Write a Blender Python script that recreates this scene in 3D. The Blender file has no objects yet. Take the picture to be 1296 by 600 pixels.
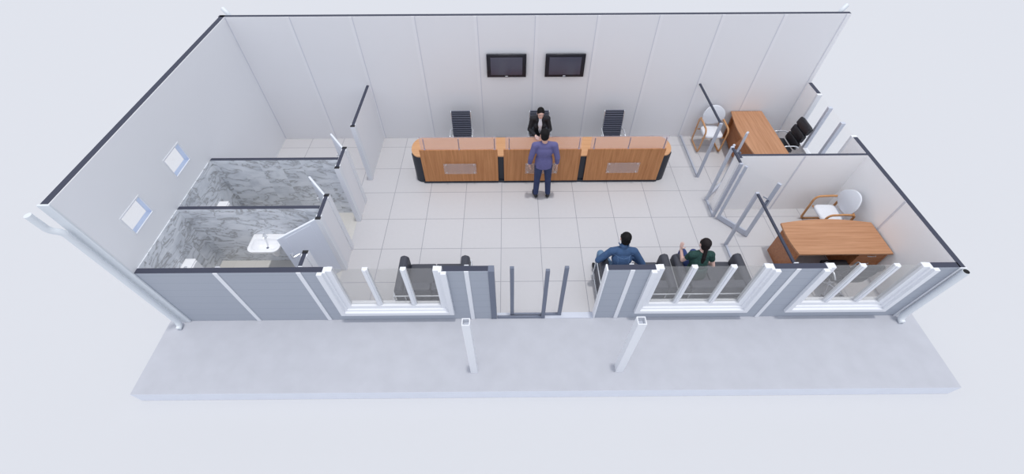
import bpy, bmesh, math, random
from mathutils import Vector, Matrix
random.seed(4)
PI = math.pi
COL = bpy.context.scene.collection
SC = bpy.context.scene

# ------------------------------------------------------------------ materials
def lin(c):
    c = c / 255.0
    return c / 12.92 if c <= 0.04045 else ((c + 0.055) / 1.055) ** 2.4
def rgb(r, g, b): return (lin(r), lin(g), lin(b), 1.0)

def mat(name, col, rough=0.6, metal=0.0, spec=0.5, noise=0.0, nscale=8.0, bump=0.0, bscale=60.0):
    m = bpy.data.materials.new(name); m.use_nodes = True
    nt = m.node_tree; b = nt.nodes['Principled BSDF']
    b.inputs['Base Color'].default_value = rgb(*col)
    b.inputs['Roughness'].default_value = rough
    b.inputs['Metallic'].default_value = metal
    b.inputs['Specular IOR Level'].default_value = spec
    tc = nt.nodes.new('ShaderNodeTexCoord')
    if noise > 0:
        n = nt.nodes.new('ShaderNodeTexNoise'); n.inputs['Scale'].default_value = nscale; n.inputs['Detail'].default_value = 5
        nt.links.new(tc.outputs['Object'], n.inputs['Vector'])
        r = nt.nodes.new('ShaderNodeValToRGB')
        c = rgb(*col)
        r.color_ramp.elements[0].position = 0.3; r.color_ramp.elements[1].position = 0.7
        r.color_ramp.elements[0].color = tuple(x * (1 - noise) for x in c[:3]) + (1,)
        r.color_ramp.elements[1].color = tuple(min(1, x * (1 + noise)) for x in c[:3]) + (1,)
        nt.links.new(n.outputs['Fac'], r.inputs['Fac']); nt.links.new(r.outputs['Color'], b.inputs['Base Color'])
    if bump > 0:
        n2 = nt.nodes.new('ShaderNodeTexNoise'); n2.inputs['Scale'].default_value = bscale; n2.inputs['Detail'].default_value = 4
        nt.links.new(tc.outputs['Object'], n2.inputs['Vector'])
        bp = nt.nodes.new('ShaderNodeBump'); bp.inputs['Strength'].default_value = bump; bp.inputs['Distance'].default_value = 0.01
        nt.links.new(n2.outputs['Fac'], bp.inputs['Height']); nt.links.new(bp.outputs['Normal'], b.inputs['Normal'])
    return m

def wood(name, c1, c2, axis, rough=0.45):
    """grain runs along axis"""
    m = bpy.data.materials.new(name); m.use_nodes = True
    nt = m.node_tree; b = nt.nodes['Principled BSDF']; b.inputs['Roughness'].default_value = rough
    b.inputs['Specular IOR Level'].default_value = 0.3
    tc = nt.nodes.new('ShaderNodeTexCoord'); mp = nt.nodes.new('ShaderNodeMapping')
    s = [14.0, 14.0, 14.0]; s[axis] = 0.7
    mp.inputs['Scale'].default_value = s
    nt.links.new(tc.outputs['Object'], mp.inputs['Vector'])
    n = nt.nodes.new('ShaderNodeTexNoise'); n.inputs['Scale'].default_value = 1.6; n.inputs['Detail'].default_value = 7; n.inputs['Roughness'].default_value = 0.62
    n.inputs['Distortion'].default_value = 0.5
    nt.links.new(mp.outputs['Vector'], n.inputs['Vector'])
    r = nt.nodes.new('ShaderNodeValToRGB'); r.color_ramp.elements[0].position = 0.3; r.color_ramp.elements[1].position = 0.7
    r.color_ramp.elements[0].color = rgb(*c1); r.color_ramp.elements[1].color = rgb(*c2)
    nt.links.new(n.outputs['Fac'], r.inputs['Fac']); nt.links.new(r.outputs['Color'], b.inputs['Base Color'])
    return m

def math_node(nt, op, a, b=None, c=None):
    n = nt.nodes.new('ShaderNodeMath'); n.operation = op
    for i, v in enumerate((a, b, c)):
        if v is None: continue
        if isinstance(v, (int, float)): n.inputs[i].default_value = v
        else: nt.links.new(v, n.inputs[i])
    return n.outputs[0]

def mix_color(nt, fac, a, b):
    n = nt.nodes.new('ShaderNodeMix'); n.data_type = 'RGBA'
    if isinstance(fac, float): n.inputs[0].default_value = fac
    else: nt.links.new(fac, n.inputs[0])
    for i, v in ((6, a), (7, b)):
        if isinstance(v, tuple): n.inputs[i].default_value = v
        else: nt.links.new(v, n.inputs[i])
    return n.outputs[2]

def tile_mat(name, base, joint, size, w, rough=0.35):
    m = bpy.data.materials.new(name); m.use_nodes = True
    nt = m.node_tree; b = nt.nodes['Principled BSDF']; b.inputs['Roughness'].default_value = rough
    b.inputs['Specular IOR Level'].default_value = 0.35
    tc = nt.nodes.new('ShaderNodeTexCoord'); sx = nt.nodes.new('ShaderNodeSeparateXYZ')
    nt.links.new(tc.outputs['Object'], sx.inputs[0])
    fs, cells = [], []
    for k in (0, 1):
        d = math_node(nt, 'DIVIDE', sx.outputs[k], size)
        d = math_node(nt, 'ADD', d, 0.5)
        cells.append(math_node(nt, 'FLOOR', math_node(nt, 'ADD', d, 0.5)))
        f = math_node(nt, 'FRACT', d)
        f = math_node(nt, 'ABSOLUTE', math_node(nt, 'SUBTRACT', f, 0.5))
        fs.append(math_node(nt, 'LESS_THAN', f, w / size / 2))
    line = math_node(nt, 'MAXIMUM', fs[0], fs[1])
    cb = nt.nodes.new('ShaderNodeCombineXYZ'); nt.links.new(cells[0], cb.inputs[0]); nt.links.new(cells[1], cb.inputs[1])
    wn = nt.nodes.new('ShaderNodeTexWhiteNoise'); nt.links.new(cb.outputs[0], wn.inputs['Vector'])
    c = rgb(*base); dk = tuple(x * 0.95 for x in c[:3]) + (1,)
    col = mix_color(nt, wn.outputs['Value'], c, dk)
    n = nt.nodes.new('ShaderNodeTexNoise'); n.inputs['Scale'].default_value = 14; n.inputs['Detail'].default_value = 5
    nt.links.new(tc.outputs['Object'], n.inputs['Vector'])
    mo = math_node(nt, 'MULTIPLY', n.outputs['Fac'], 0.22)
    col = mix_color(nt, mo, col, tuple(x * 0.75 for x in c[:3]) + (1,))
    col = mix_color(nt, line, col, rgb(*joint))
    nt.links.new(col, b.inputs['Base Color'])
    return m

def marble_mat(name):
    m = bpy.data.materials.new(name); m.use_nodes = True
    nt = m.node_tree; b = nt.nodes['Principled BSDF']; b.inputs['Roughness'].default_value = 0.3
    tc = nt.nodes.new('ShaderNodeTexCoord')
    # every slab piece shifts the veins, so that they break at the joints
    br = nt.nodes.new('ShaderNodeTexBrick'); br.offset = 0.5
    sx = nt.nodes.new('ShaderNodeSeparateXYZ'); nt.links.new(tc.outputs['Object'], sx.inputs[0])
    u = math_node(nt, 'ADD', sx.outputs[0], sx.outputs[1])
    uc = math_node(nt, 'FLOOR', math_node(nt, 'DIVIDE', u, 0.4)); vc = math_node(nt, 'FLOOR', math_node(nt, 'DIVIDE', sx.outputs[2], 0.2))
    cb = nt.nodes.new('ShaderNodeCombineXYZ'); nt.links.new(uc, cb.inputs[0]); nt.links.new(vc, cb.inputs[1])
    wn = nt.nodes.new('ShaderNodeTexWhiteNoise'); nt.links.new(cb.outputs[0], wn.inputs['Vector'])
    nt.nodes.remove(br)
    sh = nt.nodes.new('ShaderNodeVectorMath'); sh.operation = 'SCALE'; sh.inputs['Scale'].default_value = 1.2
    nt.links.new(wn.outputs['Color'], sh.inputs[0])
    ad = nt.nodes.new('ShaderNodeVectorMath'); ad.operation = 'ADD'
    nt.links.new(tc.outputs['Object'], ad.inputs[0]); nt.links.new(sh.outputs[0], ad.inputs[1])
    mp = nt.nodes.new('ShaderNodeMapping'); mp.inputs['Rotation'].default_value = (0.25, 0.35, 0.2); mp.inputs['Scale'].default_value = (0.9, 0.9, 2.2)
    nt.links.new(ad.outputs[0], mp.inputs['Vector'])
    n = nt.nodes.new('ShaderNodeTexNoise'); n.inputs['Scale'].default_value = 1.5; n.inputs['Detail'].default_value = 7; n.inputs['Roughness'].default_value = 0.6; n.inputs['Distortion'].default_value = 0.9
    nt.links.new(mp.outputs[0], n.inputs['Vector'])
    v = math_node(nt, 'ABSOLUTE', math_node(nt, 'SUBTRACT', n.outputs['Fac'], 0.5))
    r = nt.nodes.new('ShaderNodeValToRGB')
    e = r.color_ramp.elements; e[0].position = 0.0; e[0].color = rgb(172, 173, 176); e[1].position = 0.03; e[1].color = rgb(222, 226, 232)
    e2 = e.new(0.12); e2.color = rgb(238, 241, 246)
    nt.links.new(v, r.inputs['Fac'])
    n2 = nt.nodes.new('ShaderNodeTexNoise'); n2.inputs['Scale'].default_value = 1.4; n2.inputs['Detail'].default_value = 5
    nt.links.new(ad.outputs[0], n2.inputs['Vector'])
    r2 = nt.nodes.new('ShaderNodeValToRGB'); r2.color_ramp.elements[0].position = 0.52; r2.color_ramp.elements[1].position = 0.75
    nt.links.new(n2.outputs['Fac'], r2.inputs['Fac'])
    f = math_node(nt, 'MULTIPLY', r2.outputs['Color'], 0.6)
    col = mix_color(nt, f, r.outputs['Color'], rgb(182, 188, 197))
    nt.links.new(col, b.inputs['Base Color'])
    return m

def panel_mat(name, base, pitch, dark):
    """sandwich panel with shallow horizontal ribs"""
    m = mat(name, base, 0.5)
    nt = m.node_tree; b = nt.nodes['Principled BSDF']
    tc = nt.nodes.new('ShaderNodeTexCoord'); sx = nt.nodes.new('ShaderNodeSeparateXYZ'); nt.links.new(tc.outputs['Object'], sx.inputs[0])
    f = math_node(nt, 'FRACT', math_node(nt, 'DIVIDE', sx.outputs[2], pitch))
    l = math_node(nt, 'LESS_THAN', f, 0.06)
    f2 = math_node(nt, 'FRACT', math_node(nt, 'DIVIDE', sx.outputs[2], pitch / 5))
    l2 = math_node(nt, 'MULTIPLY', math_node(nt, 'LESS_THAN', f2, 0.25), 0.18)
    col = mix_color(nt, math_node(nt, 'MAXIMUM', l, l2), rgb(*base), rgb(*dark))
    nt.links.new(col, b.inputs['Base Color'])
    return m

def glass_mat(name, tint=(0.998, 0.998, 0.998), haze=0.0, hazecol=(200, 200, 205), f0=0.06, edge=0.9):
    m = bpy.data.materials.new(name); m.use_nodes = True
    nt = m.node_tree; nt.nodes.remove(nt.nodes['Principled BSDF']); out = nt.nodes['Material Output']
    g = nt.nodes.new('ShaderNodeNewGeometry')
    dt = nt.nodes.new('ShaderNodeVectorMath'); dt.operation = 'DOT_PRODUCT'
    nt.links.new(g.outputs['Normal'], dt.inputs[0]); nt.links.new(g.outputs['Incoming'], dt.inputs[1])
    c = math_node(nt, 'SUBTRACT', 1.0, math_node(nt, 'ABSOLUTE', dt.outputs['Value']))
    p = math_node(nt, 'POWER', c, 5.0)
    fr = math_node(nt, 'ADD', math_node(nt, 'MULTIPLY', p, edge), f0)
    t = nt.nodes.new('ShaderNodeBsdfTransparent'); t.inputs[0].default_value = tint + (1,)
    gl = nt.nodes.new('ShaderNodeBsdfGlossy'); gl.inputs['Roughness'].default_value = 0.03; gl.inputs[0].default_value = (0.95, 0.95, 0.95, 1)
    mx = nt.nodes.new('ShaderNodeMixShader'); nt.links.new(fr, mx.inputs[0]); nt.links.new(t.outputs[0], mx.inputs[1]); nt.links.new(gl.outputs[0], mx.inputs[2])
    last = mx.outputs[0]
    if haze > 0:
        d = nt.nodes.new('ShaderNodeBsdfDiffuse'); d.inputs[0].default_value = rgb(*hazecol)
        m2 = nt.nodes.new('ShaderNodeMixShader'); m2.inputs[0].default_value = haze
        nt.links.new(last, m2.inputs[1]); nt.links.new(d.outputs[0], m2.inputs[2]); last = m2.outputs[0]
    nt.links.new(last, out.inputs['Surface'])
    return m

M = {}
M['white_wall'] = mat('white_wall', (238, 238, 241), 0.55, spec=0.3)
M['office_wall'] = mat('white_office_wall_lit', (253, 253, 254), 0.55, spec=0.3)  # whiter copy of the wall white, brighter office light put into the colour
M['left_wall'] = mat('left_wall_white', (238, 239, 242), 0.55, spec=0.3)
M['cap'] = mat('dark_wall_core', (66, 69, 84), 0.6, spec=0.2)
M['cap_black'] = mat('black_profile_end', (22, 22, 26), 0.6)
M['pvc'] = mat('white_pvc', (232, 234, 239), 0.35, spec=0.4)
M['door_white'] = mat('door_white', (222, 227, 238), 0.4)
M['facade'] = panel_mat('grey_facade_panel', (168, 174, 185), 0.2, (156, 163, 175))
M['tile'] = tile_mat('floor_tile', (200, 199, 202), (150, 150, 158), 0.8, 0.012)
M['wc_tile'] = tile_mat('toilet_floor_tile', (212, 210, 206), (198, 196, 192), 0.4, 0.006)
M['marble'] = marble_mat('marble_cladding')
M['slab'] = mat('concrete_slab', (184, 186, 194), 0.75, noise=0.035, nscale=3.5, bump=0.05)
M['ground'] = mat('white_ground', (204, 205, 208), 0.9, spec=0.0)
M['steel'] = mat('painted_aluminium', (186, 191, 204), 0.4, metal=0.15)
M['steel_light'] = mat('light_aluminium', (202, 207, 219), 0.4, metal=0.15)
M['steel_dark'] = mat('slate_aluminium', (112, 119, 136), 0.45, metal=0.1)
M['chrome'] = mat('chrome', (226, 229, 234), 0.25, metal=0.55)
M['black'] = mat('black_laminate', (34, 39, 51), 0.45)
M['counter_top'] = wood('pale_wood_worktop', (196, 146, 104), (212, 164, 122), 0)
M['counter_panel'] = wood('wood_front_panel', (172, 114, 70), (205, 146, 98), 2)
M['desk_wood'] = wood('desk_wood', (166, 118, 84), (192, 144, 110), 0)
M['desk_side'] = wood('desk_side_wood', (150, 92, 56), (176, 116, 74), 0)
M['beech'] = wood('bent_wood', (190, 138, 92), (208, 158, 112), 2)
M['cushion_white'] = mat('white_upholstery', (226, 229, 236), 0.8, noise=0.02, nscale=40, bump=0.08, bscale=120)
M['shell_white'] = mat('white_back_shell', (218, 222, 230), 0.5)
M['leather'] = mat('black_leather', (33, 33, 39), 0.42, noise=0.12, nscale=30, bump=0.12, bscale=70)
M['sofa'] = mat('charcoal_leather', (62, 64, 74), 0.5, noise=0.06, nscale=14, bump=0.12, bscale=50)
M['rib'] = mat('slate_ribbed_leather', (84, 89, 108), 0.5)
M['rib_dark'] = mat('dark_seam_leather', (44, 48, 62), 0.5)
M['glass'] = glass_mat('window_glass', (0.95, 0.95, 0.945), f0=0.045, haze=0.10, hazecol=(205, 202, 198))
M['door_glass'] = glass_mat('door_glass', f0=0.012, edge=0.25)
M['counter_glass'] = glass_mat('screen_glass', (0.97, 0.95, 0.96), haze=0.17, hazecol=(230, 216, 220), f0=0.02, edge=0.4)
M['sign_glass'] = glass_mat('sign_glass', (0.98, 0.97, 0.97), haze=0.22, hazecol=(225, 215, 212), f0=0.02, edge=0.4)
M['post_lilac'] = mat('grey_acrylic_post', (176, 164, 180), 0.35)
M['ceramic'] = mat('white_ceramic', (244, 245, 248), 0.15)
M['reveal'] = mat('skylit_reveal', (206, 218, 240), 0.5)  # blue of the skylight painted into the reveal colour
M['pipe'] = mat('pale_pipe', (222, 227, 232), 0.4)
M['hole'] = mat('hollow_shade', (16, 17, 20), 0.9)
M['tv_black'] = mat('gloss_black', (30, 32, 42), 0.25)
M['tv_screen'] = mat('lightened_screen', (70, 72, 90), 0.16, spec=1.0)  # base colour lightened evenly in place of the glossy reflection
M['silver'] = mat('silver_mark', (170, 172, 180), 0.3, metal=0.6)
M['skin'] = mat('skin', (214, 168, 150), 0.55)
M['skin_pale'] = mat('pale_skin', (226, 190, 178), 0.55)
M['hair'] = mat('black_hair', (20, 18, 19), 0.7, spec=0.2, bump=0.3, bscale=90)
M['hair2'] = mat('dark_brown_hair', (29, 22, 24), 0.65, spec=0.25, bump=0.3, bscale=90)
M['sweater'] = mat('lilac_blue_sweater', (98, 96, 142), 0.85, noise=0.05, nscale=40, bump=0.2, bscale=35)
M['navy'] = mat('navy_trousers', (43, 55, 92), 0.8, noise=0.12, nscale=12, bump=0.2, bscale=25)
M['shoe'] = mat('black_shoe', (22, 23, 28), 0.4)
M['denim'] = mat('blue_denim', (58, 86, 124), 0.85, noise=0.12, nscale=16, bump=0.25, bscale=28)
M['jeans'] = mat('washed_jeans', (100, 128, 158), 0.85, noise=0.12, nscale=14, bump=0.2, bscale=25)
M['jeans_dark'] = mat('dark_jeans', (44, 62, 112), 0.85, noise=0.12, nscale=14, bump=0.2, bscale=25)
M['green'] = mat('dark_green_knit', (32, 66, 62), 0.85, noise=0.45, nscale=55, bump=0.3, bscale=60)
M['suit'] = mat('black_suit', (27, 28, 36), 0.75, bump=0.15, bscale=25)
M['shirt'] = mat('white_shirt', (226, 229, 238), 0.7)
M['lip'] = mat('lips', (176, 98, 96), 0.5)
M['eye'] = mat('eye_white', (235, 235, 235), 0.3)
M['iris'] = mat('dark_iris', (40, 28, 22), 0.3)
M['stitch'] = mat('pale_blue_stitching', (98, 126, 165), 0.8)

# ------------------------------------------------------------------ mesh collector
class B:
    def __init__(s): s.v = []; s.f = []; s.m = []
    def add(s, vs, fs, m=0):
        o = len(s.v); s.v += [tuple(v) for v in vs]
        for i, f in enumerate(fs):
            s.f.append(tuple(o + k for k in f)); s.m.append(m[i] if isinstance(m, list) else m)
        return s
    def box(s, x0, y0, z0, x1, y1, z1, m=0, top=None, front=None):
        if x0 > x1: x0, x1 = x1, x0
        if y0 > y1: y0, y1 = y1, y0
        if z0 > z1: z0, z1 = z1, z0
        vs = [(x0,y0,z0),(x1,y0,z0),(x1,y1,z0),(x0,y1,z0),(x0,y0,z1),(x1,y0,z1),(x1,y1,z1),(x0,y1,z1)]
        fs = [(0,3,2,1),(4,5,6,7),(0,1,5,4),(1,2,6,5),(2,3,7,6),(3,0,4,7)]
        ms = [m, m if top is None else top, m if front is None else front, m, m, m]
        return s.add(vs, fs, ms)
    def obox(s, c, ax, ay, az, m=0):
        """box from centre and three half-axis vectors"""
        c, ax, ay, az = map(Vector, (c, ax, ay, az))
        vs = [c+sx*ax+sy*ay+sz*az for sz in (-1,1) for sx, sy in ((-1,-1),(1,-1),(1,1),(-1,1))]
        return s.add(vs, [(0,3,2,1),(4,5,6,7),(0,1,5,4),(1,2,6,5),(2,3,7,6),(3,0,4,7)], m)
    def prism(s, poly, z0, z1, m=0, top=None):
        n = len(poly)
        vs = [(x,y,z0) for x,y in poly] + [(x,y,z1) for x,y in poly]
        fs = [tuple(range(n-1,-1,-1)), tuple(range(n,2*n))] + [(i,(i+1)%n,n+(i+1)%n,n+i) for i in range(n)]
        return s.add(vs, fs, [m, m if top is None else top] + [m]*n)
    def loft(s, rings, m=0, caps=True):
        n = len(rings[0]); vs = [p for r in rings for p in r]; fs = []
        for k in range(len(rings)-1):
            for i in range(n):
                j = (i+1) % n
                fs.append((k*n+i, k*n+j, (k+1)*n+j, (k+1)*n+i))
        if caps:
            fs.append(tuple(range(n-1,-1,-1))); fs.append(tuple((len(rings)-1)*n+i for i in range(n)))
        return s.add(vs, fs, m)
    def tube(s, pts, r, seg=10, closed=False, m=0, rx=None):
        """sweep along pts; r number or list; rx gives a flattened section (r across 'up')"""
        pts = [Vector(p) for p in pts]; n = len(pts)
        rs = r if isinstance(r, (list, tuple)) else [r]*n
        T = []
        for i in range(n):
            if closed: t = pts[(i+1)%n]-pts[i-1]
            else: t = pts[min(i+1,n-1)]-pts[max(i-1,0)]
            T.append(t.normalized())
        up = Vector((0,0,1)) if abs(T[0].z) < 0.9 else Vector((1,0,0))
        a = T[0].cross(up).normalized(); rings = []
        for i in range(n):
            a = (a - T[i]*a.dot(T[i])).normalized(); b = T[i].cross(a)
            q = rx if rx else rs[i]
            rings.append([pts[i]+a*math.cos(2*PI*k/seg)*rs[i]+b*math.sin(2*PI*k/seg)*q for k in range(seg)])
        if closed: rings.append(rings[0]); s.loft(rings, m, False)
        else: s.loft(rings, m)
        return s
    def cyl(s, c, r, z0, z1, seg=20, m=0, top=None):
        return s.prism([(c[0]+r*math.cos(2*PI*k/seg), c[1]+r*math.sin(2*PI*k/seg)) for k in range(seg)], z0, z1, m, top)
    def cap(s, p0, r0, p1, r1, seg=14):
        """tapered capsule"""
        p0, p1 = Vector(p0), Vector(p1); d = p1-p0; L = d.length
        t = d.normalized() if L > 1e-6 else Vector((0,0,1))
        up = Vector((0,0,1)) if abs(t.z) < 0.9 else Vector((1,0,0))
        a = t.cross(up).normalized(); b = t.cross(a); rings = []
        H = 5
        for k in range(H):
            q = PI/2*(1-(k+0.15)/H); rings.append((p0-t*r0*math.sin(q), r0*math.cos(q)))
        rings.append((p0, r0)); rings.append((p1, r1))
        for k in range(H-1,-1,-1):
            q = PI/2*(1-(k+0.15)/H); rings.append((p1+t*r1*math.sin(q), r1*math.cos(q)))
        # a x b points along -t, so wind the ring backwards for outward normals
        return s.loft([[c+a*math.cos(2*PI*k/seg)*r-b*math.sin(2*PI*k/seg)*-r for k in range(seg)] for c, r in rings])
    def ell(s, c, r, F=None, seg=20, rg=12):
        c = Vector(c); F = F or (Vector((1,0,0)), Vector((0,1,0)), Vector((0,0,1)))
        rings = []
        for k in range(rg+1):
            th = -PI/2+PI*(k+0.02 if k == 0 else k-0.02 if k == rg else k)/rg
            rings.append([c+F[0]*(r[0]*math.cos(th)*math.cos(2*PI*i/seg))+F[1]*(r[1]*math.cos(th)*math.sin(2*PI*i/seg))+F[2]*(r[2]*math.sin(th)) for i in range(seg)])
        return s.loft(rings)
    def build(s, name, mats, parent=None, smooth=False, bevel=0.0, bseg=2, angle=None):
        me = bpy.data.meshes.new(name); me.from_pydata(s.v, [], s.f)
        if not isinstance(mats, (list, tuple)): mats = [mats]
        for m in mats: me.materials.append(m)
        for p, k in zip(me.polygons, s.m): p.material_index = k
        bm = bmesh.new(); bm.from_mesh(me); bmesh.ops.recalc_face_normals(bm, faces=bm.faces); bm.to_mesh(me); bm.free()
        if smooth:
            for p in me.polygons: p.use_smooth = True
            if angle: me.set_sharp_from_angle(angle=angle)
        o = bpy.data.objects.new(name, me); COL.objects.link(o)
        if parent: o.parent = parent
        if bevel:
            md = o.modifiers.new('edge', 'BEVEL'); md.width = bevel; md.segments = bseg; md.limit_method = 'ANGLE'; md.angle_limit = math.radians(40)
            if not smooth:
                for p in me.polygons: p.use_smooth = True
                me.set_sharp_from_angle(angle=math.radians(30))
        return o

def tag(o, label=None, cat=None, group=None, kind=None):
    if label: o['label'] = label
    if cat: o['category'] = cat
    if group: o['group'] = group
    if kind: o['kind'] = kind
    return o
def thing(name, label, cat, loc=(0,0,0), rz=0.0, group=None):
    o = bpy.data.objects.new(name, None); COL.objects.link(o); o.empty_display_size = 0.2
    o.location = loc; o.rotation_euler = (0,0,rz)
    return tag(o, label, cat, group)
def struct(name, label, cat, loc=(0,0,0)):
    return tag(thing(name, label, cat, loc), kind='structure')
def dup(root, loc, rz, label, group=None):
    def cp(o, par):
        c = o.copy(); COL.objects.link(c); c.parent = par
        for ch in o.children: cp(ch, c)
        return c
    kids = list(root.children); r = root.copy(); COL.objects.link(r)
    for k in kids: cp(k, r)
    r.location = loc; r.rotation_euler = (0,0,rz); r['label'] = label
    if group: r['group'] = group
    return r
def arc(cx, cy, r, a0, a1, n): return [(cx+r*math.cos(a0+(a1-a0)*i/n), cy+r*math.sin(a0+(a1-a0)*i/n)) for i in range(n+1)]
def round_path(pts, r, n=5):
    """polyline with rounded corners"""
    P = [Vector(p) for p in pts]; out = [P[0]]
    for i in range(1, len(P)-1):
        a, b, c = P[i-1], P[i], P[i+1]; d0 = (a-b).normalized(); d1 = (c-b).normalized()
        rr = min(r, (a-b).length*0.48, (c-b).length*0.48)
        p, q = b+d0*rr, b+d1*rr
        for k in range(n+1):
            t = k/n; out.append(p*(1-t)**2+b*2*t*(1-t)+q*t*t)
    out.append(P[-1]); return out

# ------------------------------------------------------------------ setting
XL, XR = -5.49, 7.0         # inner faces of the side walls
YB, YF = 1.963, -3.08       # inner faces of back and front wall
YO = -3.177                 # outer face of the front wall
H, HC = 2.99, 1.48          # full height and the height the cut walls stop at

g = B().box(-45, -40, -0.30, 45, 60, -0.28).build('ground', M['ground']); tag(g, 'plain white ground around the building', 'ground', kind='structure')
M['slab_edge_lit'] = mat('lit_slab_concrete', (226, 230, 240), 0.75, noise=0.02, nscale=4)  # light on the slab's sides put into a paler concrete colour
sl = B().box(-5.851, -4.475, -0.28, 7.36, 2.25, 0.0, 1, top=0).build('porch_slab', [M['slab'], M['slab_edge_lit']], bevel=0.004)
tag(sl, 'pale grey concrete slab the building stands on', 'slab', kind='structure')
fl = B().box(XL, YF, 0, XR, YB, 0.004).build('floor', M['tile']); tag(fl, 'large pale square floor tiles with grey joints', 'floor', kind='structure')
wf = B().box(XL, YF, 0.004, -3.06, -0.60, 0.008).build('floor_toilets', M['wc_tile']); tag(wf, 'cream floor of the two toilet rooms', 'floor', kind='structure')

# back wall with panel battens
b = B().box(-5.62, YB, 0, 7.065, 2.055, H, 0)
b.box(-5.62, YB+0.012, H, 7.065, 2.055, H+0.004, 1)
for k in range(10):
    x = -4.237+1.25*k-0.002
    b.box(x-0.03, YB-0.008, 0.004, x+0.03, YB, H, 2)
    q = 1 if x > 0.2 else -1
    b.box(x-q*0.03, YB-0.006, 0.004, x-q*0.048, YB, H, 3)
b.box(XL, YB-0.006, 0.004, XL+0.02, YB, H, 3)
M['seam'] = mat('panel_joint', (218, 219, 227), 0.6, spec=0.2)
M['batten'] = mat('joint_strip', (241, 241, 244), 0.5, spec=0.3)
tag(b.build('wall_back', [M['white_wall'], M['cap'], M['batten'], M['seam']]), 'long white back wall of upright panels with a dark top edge', 'wall', kind='structure')

# left wall with two small openings
wins = [(-1.44, -0.935, 1.80, 2.19), (-2.70, -2.19, 1.80, 2.17)]
b = B()
ys = sorted({YO, YB} | {v for w in wins for v in w[:2]})
for y0, y1 in zip(ys, ys[1:]):
    hole = [w for w in wins if w[0] <= y0 and y1 <= w[1]]
    if hole:
        b.box(-5.61, y0, 0, XL, y1, hole[0][2]); b.box(-5.61, y0, hole[0][3], XL, y1, H)
    else: b.box(-5.61, y0, 0, XL, y1, H)
b.box(-5.60, YO, H, -5.502, 2.055, H+0.004, 1)
wl = b.build('wall_left', [M['left_wall'], M['cap']]); tag(wl, 'tall white left wall with two small windows and a dark top edge', 'wall', kind='structure')
B().box(-5.63, YO-0.03, 0, -5.475, YO, H+0.004).build('corner_post', M['pipe'], wl, bevel=0.006)
b = B().box(XL, -1.79, 0.008, XL+0.012, -0.605, HC).box(XL, YF, 0.008, XL+0.012, -1.863, HC)
tag(b.build('trim_marble', M['marble']), 'white veined marble cladding on the lower left wall', 'wall cladding', kind='structure')
for n, (y0, y1, z0, z1) in enumerate(wins):
    w = struct('window_%d' % (n+4), ['small square window in the left wall, nearer the back', 'small square window in the left wall, nearer the front'][n], 'window', (-5.55, (y0+y1)/2, z0))
    hw, hh = (y1-y0)/2, z1-z0; t = 0.022
    b = B()
    for x0, x1, tt, mm in ((-0.061, 0.058, 0.004, 1), (0.05, 0.066, t, 0)):
        b.box(x0, -hw, 0, x1, -hw+tt, hh, mm).box(x0, hw-tt, 0, x1, hw, hh, mm).box(x0, -hw+tt, 0, x1, hw-tt, tt, mm).box(x0, -hw+tt, hh-tt, x1, hw-tt, hh, mm)
    b.build('window_frame', [M['pvc'], M['reveal']], w)
    B().box(-0.058, -hw+0.004, 0.004, -0.052, hw-0.004, hh-0.004).build('glass_pane', M['door_glass'], w)

# front wall (cut at half height)
b = B()
def fseg(x0, x1, z1=HC):
    b.box(x0, YO, 0, x1, YF, z1, 0, top=1 if z1 == HC else None, front=2)
for x0, x1 in ((-5.49, -2.66), (-0.84, -0.15), (1.67, 2.40), (4.20, 5.0), (6.60, 7.02)): fseg(x0, x1)
for x0, x1 in ((-2.66, -0.84), (2.40, 4.20), (5.0, 6.60)): fseg(x0, x1, 0.30)
wfr = b.build('wall_front', [M['white_wall'], M['cap'], M['facade']]); tag(wfr, 'grey ribbed front wall cut off at half height', 'wall', kind='structure')
for x in (-4.27, -3.015, -0.483, 2.04, 4.558):
    B().box(x-0.035, YO-0.014, 0, x+0.035, YO, HC+0.002).box(x-0.035, YF, 0.004, x+0.035, YF+0.014, HC+0.012).build('cover_strip', M['pvc'], wfr, bevel=0.004)
B().box(1.645, YO-0.012, 0, 1.672, YF+0.012, HC+0.001).build('edge_strip', M['pvc'], wfr, bevel=0.004)
B().box(7.0, YO-0.02, 0, 7.105, YO, HC+0.001).build('corner_strip', M['pvc'], wfr, bevel=0.004)

# right wall (cut at half height) with a window opening
b = B()
for y0, y1, z1 in ((1.52, YB, HC), (-0.02, 1.52, 0.36), (YO, -0.10, HC), (-0.10, -0.02, HC)):
    b.box(XR, y0, 0, 7.09, y1, z1, 0, top=1 if z1 == HC else None)
b.box(XR-0.008, -1.81, 0.004, XR, -1.775, HC, 2)
tag(b.build('wall_right', [M['office_wall'], M['cap'], M['seam']]), 'white right wall cut off at half height with a dark top edge', 'wall', kind='structure')
w = struct('window_6', 'window opening with two grey uprights in the right wall', 'window', (7.045, 0.74, 0.36))
B().box(-0.055, -0.76, 0, 0.055, 0.78, 0.06).box(-0.055, 0.72, 0.06, 0.055, 0.78, HC-0.36).box(-0.055, -0.76, 0.06, 0.055, -0.70, HC-0.36).build('window_frame', M['pvc'], w, bevel=0.004)
for y in (0.25, -0.29):
    B().box(-0.045, y-0.035, 0.06, 0.045, y+0.035, HC-0.36).build('mullion', M['steel_light'], w, bevel=0.004)
for y0, y1 in ((0.285, 0.72), (-0.255, 0.215), (-0.70, -0.325)):
    B().box(0.0, y0, 0.06, 0.006, y1, HC-0.36).build('glass_pane', M['door_glass'], w)

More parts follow.
